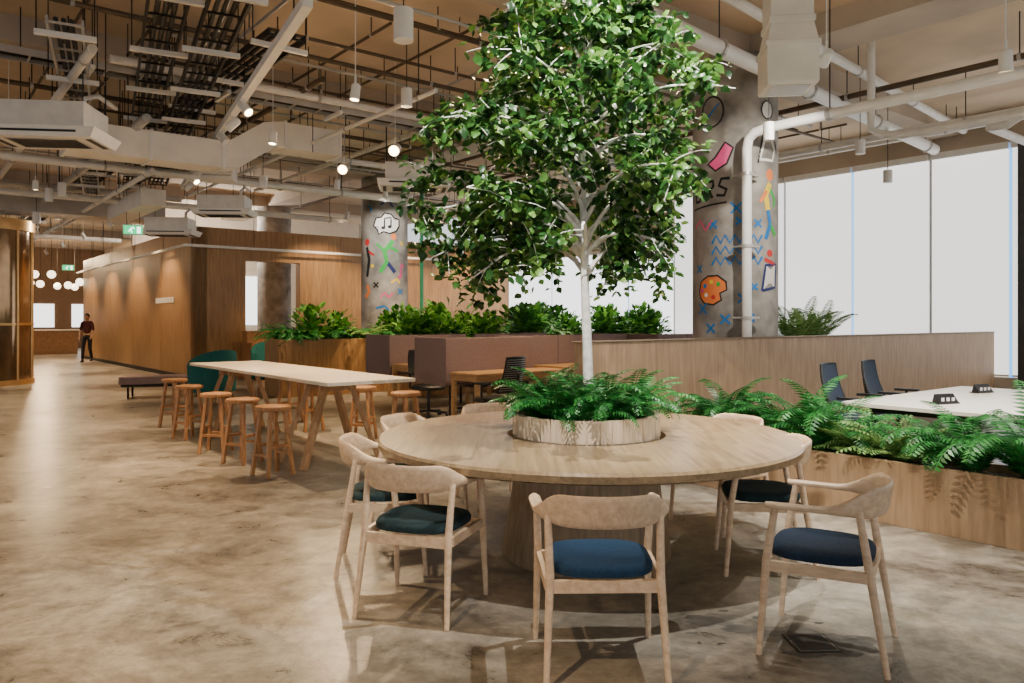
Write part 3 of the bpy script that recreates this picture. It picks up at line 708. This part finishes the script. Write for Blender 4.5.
for i in range(15):
    bpipe(7.0+i*.9+rnd.uniform(-.3,.3),2+rnd.uniform(-1,2),13+rnd.uniform(-2,1),4.88+rnd.uniform(-.14,.1),.022,M_brownpipe if i%3 else M_galv,'electrical_conduit')
for i in range(14):
    apipe(.5+i*1.0+rnd.uniform(-.3,.3),6.5+rnd.uniform(0,2),18+rnd.uniform(-3,0),4.98,.02,M_galv if i%3==0 else M_brownpipe,'electrical_conduit')
bpipe(5.15,4.6,14.9,4.6,.095,M_white,a1=6.2); bpipe(4.75,5.5,14.9,4.85,.06,M_pipe,a1=5.7)
g=MB()
pth=[(8.33,5.70,0.0),(8.33,5.70,3.62),(8.33,5.67,3.74),(8.33,5.58,3.80),(8.33,5.45,3.82),(8.33,-2,3.82)]
g.tube(pth,.06,M_white,14)
for z in(1.5,2.4,3.3): g.tube([(8.33,5.70,z-.02),(8.33,5.70,z+.02)],.075,M_galv,12); g.box(8.33-.02,8.33+.25,5.68,5.9,z-.01,z+.01,M_galv)
for y in(4.6,2.6,.6): g.tube([(8.33,y,3.82),(8.33,y,CZ)],.008,M_dark,5); g.tube([(8.33,y-.03,3.82),(8.33,y+.03,3.82)],.075,M_galv,12)
g.build('white_drain_pipe',rot=TH)
g=MB(); g.tube([(9.9,4.9,4.5),(9.9,4.9,3.95),(9.9,4.75,3.85),(9.9,4.5,3.8),(9.9,0,3.8)],.05,M_pipe,12); g.tube([(9.9,4.9,4.45),(9.9,4.9,CZ)],.05,M_pipe,12)
rods(g,[(9.9,3),(9.9,1)],3.8); g.build('ceiling_pipe',rot=TH)
g=MB(); g.tube([(11,3.9,3.95),(14.8,3.9,3.95)],.055,M_pipe,12); g.tube([(11,3.9,3.95),(11,3.7,3.95),(11,3.4,4.1),(11,3.3,CZ)],.055,M_pipe,12); rods(g,[(12.5,3.9),(14,3.9)],3.95); g.build('ceiling_pipe',rot=TH)
g=MB(); g.tube([(10.05,16.1,0),(10.05,16.1,CZ)],.045,plain('green_pipe',(.01,.20,.08),.5),10); g.build('green_riser_pipe',rot=TH)
g=MB()
P_=[(1.75,11.85,3.93),(3.75,11.85,3.93),(3.95,11.85,3.95),(4.5,11.85,4.33),(4.7,11.85,4.36),(5.7,11.85,4.36)]
g.duct(P_,.5,.40,M_duct)
for x,z in((1.77,3.93),(2.8,3.93),(3.8,3.93),(4.75,4.36),(5.68,4.36)): g.box(x-.02,x+.02,11.58,12.12,z-.22,z+.22,M_white)
rods(g,[(2.5,11.6),(2.5,12.1),(5.2,11.6),(5.2,12.1)],4.15); g.build('air_duct',rot=TH)
g=MB(); g.duct([(-2,20.5,4.1),(5.2,20.5,4.1)],.6,.4,M_galv); rods(g,[(0,20.5),(4,20.5)],4.2); g.build('air_duct',rot=TH)
g=MB(); g.duct([(3.9,16.0,3.85),(3.9,16.3,3.85),(3.9,19.0,3.85)],.45,.32,M_duct); rods(g,[(3.9,16.2),(3.9,18.5)],3.9); g.build('air_duct',rot=TH)
g=MB()
def ring(hw,z): return [(-hw,-hw,z),(hw,-hw,z),(hw,hw,z),(-hw,hw,z)]
lv=[(.23,3.74),(.24,3.76),(.24,4.10),(.255,4.10),(.255,4.15),(.235,4.16),(.20,4.34),(.215,4.35),(.215,4.40),(.20,4.41),(.20,CZ)]
vs=[];fs=[]
for hw,z in lv: vs+=ring(hw,z)
for i in range(len(lv)-1):
    for k in range(4): fs.append((i*4+k,i*4+(k+1)%4,i*4+4+(k+1)%4,i*4+4+k))
fs.append((3,2,1,0)); g.add(vs,fs,M_duct); 
g.box(-.18,.18,-.18,.18,3.735,3.742,M_galv)
g.build('air_duct_drop',loc=(2.72,7.6,0),rot=-.12,ang=20)
def ac(a,b,z,rot,sc=1.0):
    g=MB(); g.box(-.52,.52,-.36,.36,.12,.42,M_pipe); 
    vs=[(-.66,-.42,.12),(.66,-.42,.12),(.66,.42,.12),(-.66,.42,.12),(-.60,-.38,0),(.60,-.38,0),(.60,.38,0),(-.60,.38,0)]
    g.add(vs,[(0,1,2,3),(7,6,5,4),(0,4,5,1),(1,5,6,2),(2,6,7,3),(3,7,4,0)],M_white)
    g.box(-.4,.4,-.25,.25,-.008,.004,M_galv)
    for i in range(9): g.box(-.38,.38,-.22+i*.052,-.205+i*.052,-.014,-.006,M_dark)
    for sx in(-1,1): g.box(sx*.53-.03,sx*.53+.03,-.26,.26,-.006,.002,M_dark)
    g.box(-.45,.45,-.408,-.398,.05,.075,M_dark)
    for sx in(-.5,.5):
        for sy in(-.33,.33): g.tube([(sx,sy,.3),(sx,sy,(CZ-z)/sc)],.008,M_dark,5)
    g.tube([(.3,.2,.3),(.3,.2,.6),(.3,.6,.75),(.3,1.2,.75)],.03,M_pipe,8)
    o=g.build('ceiling_air_conditioner',loc=R(a,b,z),rot=rot); o.scale=(sc,sc,sc)
ac(10.3,1.4,3.52,.12,.96); ac(18.6,4.9,3.4,.1,.9); ac(10.8,6.6,3.6,.15,.9); ac(15.2,5.0,3.5,.1,.85)
g=MB(); g.box(-.25,.25,-.2,.2,0,.4,M_white); 
for i in range(5): g.box(-.22,.22,-.205,-.2,.06+i*.06,.08+i*.06,M_galv)
for sx in(-.2,.2): g.tube([(sx,0,.35),(sx,0,CZ-3.75)],.008,M_dark,5)
g.build('ventilation_box',loc=R(12.9,4.15,3.75),rot=TH-.5)
def ladder(p,q,w,mat,z,name='cable_ladder_tray'):
    p=Vector((*p,0));q=Vector((*q,0)); d=(q-p); L=d.length; rot=math.atan2(-d.x,d.y)
    g=MB()
    for sx in(-w/2,w/2): g.box(sx-.012,sx+.012,0,L,0,.08,mat)
    n=int(L/.4)
    for i in range(n+1): g.box(-w/2,w/2,i*.4,i*.4+.02,.01,.03,mat)
    for i in range(3):
        x=-w*.25+i*w*.22; g.tube([(x,0,.05),(x+.02,L*.5,.055),(x,L,.05)],.026,M_black,6)
    m=int(L/1.6)
    for i in range(m+1):
        y=.2+i*1.6
        if y>L: break
        g.box(-w/2-.12,w/2+.12,y,y+.05,-.05,0,M_white)
        for sx in(-1,1): g.tube([(sx*(w/2+.1),y+.02,-.02),(sx*(w/2+.1),y+.02,CZ-z)],.007,M_dark,5)
    o=g.build(name,loc=(p.x,p.y,z),rot=rot); return o
ladder((-2.35,6.6),(-7.6,16.5),.34,M_dark,4.35); ladder((-3.0,6.8),(-8.4,17.0),.34,M_dark,4.42); ladder((-4.3,7.4),(-9.6,17.6),.3,M_galv,4.3)
g=MB(); d_=Vector((-5.0,9.2,0)); g.duct([(-1.75,6.6,4.2),(-1.75+d_.x,6.6+d_.y,4.2)],.09,.09,M_white); 
for t in(.05,.3,.55,.8,.97): g.tube([(-1.75+d_.x*t,6.6+d_.y*t,4.22),(-1.75+d_.x*t,6.6+d_.y*t,CZ)],.008,M_dark,5)
g.build('lighting_rail')
ladder(R(8,3.3)[:2],R(30,3.3)[:2],.4,M_dark,4.5); ladder(R(12,-1.2)[:2],R(34,-1.2)[:2],.5,M_dark,4.3)
ladder(R(10.5,0)[:2],R(10.5,12)[:2],.3,M_galv,4.5)
M_spotglow=plain('spot_lens_glow',(1,.85,.6),.5,0,0,1,emit=22,ecol=(1,.72,.38))
def spot_head(loc,target,on=True,sz=1.0,top=None):
    loc=Vector(loc); d=(Vector(target)-loc).normalized(); M=d.to_track_quat('-Z','Y').to_matrix().to_4x4()
    g=MB(); g.lathe([(.03*sz,.09*sz),(.05*sz,.07*sz),(.055*sz,-.09*sz),(.048*sz,-.09*sz),(.045*sz,-.07*sz)],M_white,18,M)
    if on: g.lathe([(.001,-.085*sz),(.045*sz,-.086*sz)],M_spotglow,16,M)
    t=top if top is not None else CZ
    g.tube([(0,0,.03),(0,0,.16)],.012,M_white,8); g.tube([(0,0,.15),(0,0,t-loc.z)],.006,M_white,5)
    return g.build('track_spotlight',loc=loc)
def spot(loc,target,W,col=(1,.74,.46),size=95,blend=.7,rad=.05,on=True,sz=1.0):
    o=spot_head(loc,target,on,sz)
    l=bpy.data.lights.new('spot_lamp','SPOT'); l.energy=W; l.color=col; l.spot_size=math.radians(size); l.spot_blend=blend; l.shadow_soft_size=rad
    lo=bpy.data.objects.new('spot_lamp',l); COL.objects.link(lo); d=(Vector(target)-Vector(loc)).normalized()
    lo.rotation_euler=d.to_track_quat('-Z','Y').to_euler(); lo.location=Vector(d)*.14*sz; lo.parent=o
WARM=(1,.70,.40); NEU=(1,.94,.84)
def sp(a,b,z,ta,tb,tz,W,col=WARM,**k): spot(R(a,b,z),R(ta,tb,tz),W,col,**k)
for a,b in((8.5,.6),(12.5,1.2),(16.5,2.0),(21,3.0),(26,3.2),(31,3.5)): sp(a,b,3.95,a+.3,b,0,1050,WARM,size=75)
sp(5.2,1.0,3.9,5.0,.9,0,700,WARM,size=70); sp(1.6,-.6,4.0,2.0,.6,0,480,WARM,size=60,rad=.03)
for a in(21.5,25,28.5,32): sp(a,4.2,3.9,a,5.65,1.4,340,WARM,size=85)
for b in(8.8,11.2,13.6): sp(17.6,b,4.1,19.4,b,1.6,300,WARM,size=85)
sp(7.6,3.9,3.95,7.6,3.5,.9,600,WARM,size=80); sp(10.2,4.0,3.95,10.0,3.6,.9,600,WARM,size=80)
sp(2.0,3.6,4.5,3.5,3.4,1.8,850,NEU,size=72,rad=.02); sp(5.0,4.3,4.6,3.5,3.4,1.8,700,WARM,size=75,rad=.03); sp(1.8,1.4,4.2,3.3,3.2,1.9,900,NEU,size=65,rad=.02)  # unseen spots aimed at the tree, added to brighten its leaves
sp(8.2,7.2,4.0,8.8,7.0,.8,520,WARM); sp(3.4,5.2,4.3,3.2,5.8,.4,600,NEU); sp(13.0,8.5,4.1,14.2,8.8,1.3,750,WARM); sp(12.0,11.0,4.2,12.1,12,1.2,650,NEU)
sp(13.2,6.4,4.0,14.2,6.6,1.2,620,WARM); sp(2.4,7.1,3.6,2.6,7.8,.75,400,NEU); sp(3.9,7.0,4.0,6.3,8.9,2.6,430,NEU,size=65); sp(14.6,8.2,4.2,16.6,9.3,2.8,280,NEU,size=70)  # the spot aimed at the near column is added to brighten it
sp(1.2,5.0,4.2,1.6,5.7,.4,520,NEU,size=75)
for (a,b) in((9.6,5.55),(11.3,5.6)):
    sp(a,b,3.9,a-5,b-4,1.4,300,WARM,sz=1.5)
for (a,b,z,W) in((24,7.6,4.2,450),(39,5,4.2,650)):
    l=bpy.data.lights.new('ceiling_lamp','POINT'); l.energy=W; l.color=NEU if a==24 else WARM; l.shadow_soft_size=.15
    lo=bpy.data.objects.new('ceiling_lamp',l); COL.objects.link(lo); lo.location=R(a,b,z)
for i in range(8):
    t=.30+i*.085; x=-1.75-5.0*t; y=6.6+9.2*t; spot_head((x,y,4.05),(x+(-1)**i*1.5,y-.8,2.4),on=(i%3==0),sz=1.1,top=4.2)
def pend(x,y,z,r=.085,h=.25):
    g=MB(); g.lathe([(r*.8,0),(r,0),(r,h),(.02,h+.01)],M_white,24); g.lathe([(.001,.004),(r*.75,.003)],M_cream,20); g.tube([(0,0,h),(0,0,CZ-z)],.006,M_dark,6); g.build('cylinder_pendant_light',loc=(x,y,z))
pend(-.93,6.6,3.86,.085,.27); pend(2.9,8.7,3.5,.06,.2); pend(5.2,11.5,3.95,.07,.2); pend(6.1,12.5,3.7,.07,.2); pend(-8.3,14.2,3.75,.07,.25); pend(-8.9,14.8,3.75,.07,.25); pend(-1.3,9.5,4.1,.07,.22)
pend(-10.5,17,3.6,.08,.25); pend(-4.2,13,3.7,.07,.2); pend(-2.0,15,3.7,.07,.2); pend(-9.5,19,3.5,.08,.25)
g=MB(); g.tube([(5.35,33,3.25),(5.35,19.1,3.25),(13,19.1,3.25)],.035,M_white,8); rods(g,[(5.35,y) for y in(21,24,27,30,33)]+[(7,19.1),(10,19.1)],3.25); g.build('lighting_rail',rot=TH)
def exit_sign(a,b,z,rot):
    g=MB(); g.box(-.19,.19,-.025,.025,0,.2,M_white); g.box(-.175,.175,-.029,-.025,.015,.185,M_exit)
    def st(p,q,w): 
        g.bar((p[0],-.0305,p[1]),(q[0],-.0305,q[1]),.003,w,M_exitw)
    st((-.05,.10),(-.02,.14),.03); st((-.05,.10),(-.09,.06),.02); st((-.05,.10),(-.02,.06),.02); st((-.02,.06),(-.03,.03),.018); st((.0,.15),(.01,.165),.025); st((-.02,.135),(.03,.12),.015)
    g.box(.07,.14,-.031,-.029,.03,.165,M_exitw)
    for sx in(-.12,.12): g.tube([(sx,0,.19),(sx,0,CZ-z)],.006,M_dark,5)
    g.build('exit_sign',loc=R(a,b,z),rot=rot)
exit_sign(17.2,3.8,3.22,TH*.6); exit_sign(30.7,4.7,3.2,TH*.6)
g=MB(); g.box(-.1,.1,-.1,.1,0,.004,M_dark); g.box(-.09,.09,-.09,.09,.004,.006,M_stain2); g.box(-.082,.082,-.082,.082,.006,.007,M_dark); g.build('floor_box_cover',loc=(1.36,3.50,0),rot=0.05)

# ------------------------------------------------------------------ person
def person(loc,rot):
    root=bpy.data.objects.new('walking_person',None); COL.objects.link(root); root.location=loc; root.rotation_euler=(0,0,rot)
    def skin(name,vs,es,rs,mat,sub=2):
        me=bpy.data.meshes.new(name); me.from_pydata(vs,es,[]); me.materials.append(mat); o=bpy.data.objects.new(name,me); COL.objects.link(o); o.parent=root
        sk=o.modifiers.new('skin','SKIN'); sk.use_smooth_shade=True
        for i,r in enumerate(rs):
            r=r if hasattr(r,'__len__') else (r,r); me.skin_vertices[0].data[i].radius=r
        me.skin_vertices[0].data[0].use_root=True
        s_=o.modifiers.new('sub','SUBSURF'); s_.levels=sub; s_.render_levels=sub
    skin('trousers',[(0,0,.93),(.09,.0,.88),(.10,.10,.48),(.10,.16,.09),(-.09,0,.88),(-.10,.02,.48),(-.10,-.16,.12),(0,0,1.0)],
         [(0,1),(1,2),(2,3),(0,4),(4,5),(5,6),(0,7)],[(.12,.10),.092,.062,.05,.092,.062,.05,(.14,.10)],M_trou)
    skin('shirt',[(0,0,.98),(0,0,1.15),(0,0,1.32),(0,0,1.40),(.16,0,1.37),(.22,-.05,1.10),(-.16,0,1.37),(-.22,.06,1.10)],
         [(0,1),(1,2),(2,3),(3,4),(4,5),(3,6),(6,7)],[(.14,.10),(.135,.10),(.16,.11),(.09,.075),.062,.05,.062,.05],M_shirt)
    skin('forearm_left',[(.22,-.05,1.12),(.23,-.01,.98),(.23,.05,.86)],[(0,1),(1,2)],[.042,.036,.027],M_skin,1)
    skin('forearm_right',[(-.22,.06,1.12),(-.23,.14,1.0),(-.22,.24,.90)],[(0,1),(1,2)],[.042,.036,.027],M_skin,1)
    for nm,p,d in(('left',Vector((.23,.055,.85)),Vector((0,.25,-.97))),('right',Vector((-.22,.25,.895)),Vector((0,.75,-.66)))):
        d.normalize(); sd=Vector((0,1,0)) if nm=='left' else Vector((0,.66,.75)).normalized()
        q=p+d*.085
        skin('palm_'+nm,[tuple(p-d*.02),tuple(p+d*.03),tuple(q)],[(0,1),(1,2)],[(.022,.022),(.036,.018),(.036,.016)],M_skin,1)
        for k in range(4):
            b=q+sd*(.027-.018*k)-d*.01; L=[.07,.08,.075,.055][k]; ix=-1 if nm=='left' else 1
            m1=b+d*L*.5; m2=b+d*L*.95+Vector((ix*.015,0,0)); skin('finger_%s_%d'%(nm,k+1),[tuple(b),tuple(m1),tuple(m2)],[(0,1),(1,2)],[.009,.008,.007],M_skin,1)
        b=p+d*.02+sd*.03; skin('thumb_'+nm,[tuple(b),tuple(b+sd*.025+d*.025),tuple(b+sd*.03+d*.055)],[(0,1),(1,2)],[.011,.01,.008],M_skin,1)
    skin('neck',[(0,0,1.38),(0,.01,1.50)],[(0,1)],[.055,.05],M_skin,1)
    g=MB(); g.sphere((0,.015,1.57),.1,M_skin,20,(.78,.92,1.18))
    for sx in(-1,1): g.sphere((sx*.030,.098,1.578),.011,M_white,10); g.sphere((sx*.030,.107,1.578),.006,M_hair,8); g.sphere((sx*.079,.01,1.565),.02,M_skin,8,(.4,.8,1.3)); g.bar((sx*.018,.102,1.60),(sx*.045,.097,1.60),.006,.006,M_hair)
    g.sphere((0,.110,1.553),.014,M_skin,8,(.8,1,1.5)); g.sphere((0,.096,1.52),.018,M_shirt,10,(1.3,.5,.3))
    o=g.build('head'); o.parent=root
    g=MB(); g.sphere((0,-.005,1.595),.108,M_hair,20,(.82,.93,1.08)); o=g.build('hair'); o.parent=root
    for nm,x,y,z in(('left',.10,.20,0),('right',-.10,-.13,.03)):
        g=MB(); vs=[];fs=[];sg=14
        for k,zz in((1,0),(1.02,.03),(.85,.07),(.5,.10)):
            for j in range(sg):
                t=2*math.pi*j/sg; yy=math.sin(t)*.14*k; 
                if zz>.06: yy=yy*.7-.03
                vs.append((math.cos(t)*.048*k,yy,zz))
        for i in range(3):
            for j in range(sg): fs.append((i*sg+j,i*sg+(j+1)%sg,(i+1)*sg+(j+1)%sg,(i+1)*sg+j))
        fs.append(tuple(reversed(range(sg)))); fs.append(tuple(range(3*sg,4*sg))); g.add(vs,fs,M_black); o=g.build('shoe_'+nm,loc=(x,y,z)); o.parent=root
person((-14.9,27.0,0),math.radians(190))

# ------------------------------------------------------------------ world & camera
w=bpy.data.worlds.new('world'); scene.world=w; w.use_nodes=True
bg=w.node_tree.nodes['Background']; bg.inputs['Color'].default_value=(0.96,0.98,1,1); bg.inputs['Strength'].default_value=1.15
cam=bpy.data.cameras.new('camera'); co=bpy.data.objects.new('camera',cam); COL.objects.link(co)
co.location=(0,0,1.47); co.rotation_euler=(math.radians(90),0,0)
cam.sensor_width=36; cam.lens=770/1024*36; cam.shift_y=-21.5/1024; cam.clip_end=200
scene.camera=co
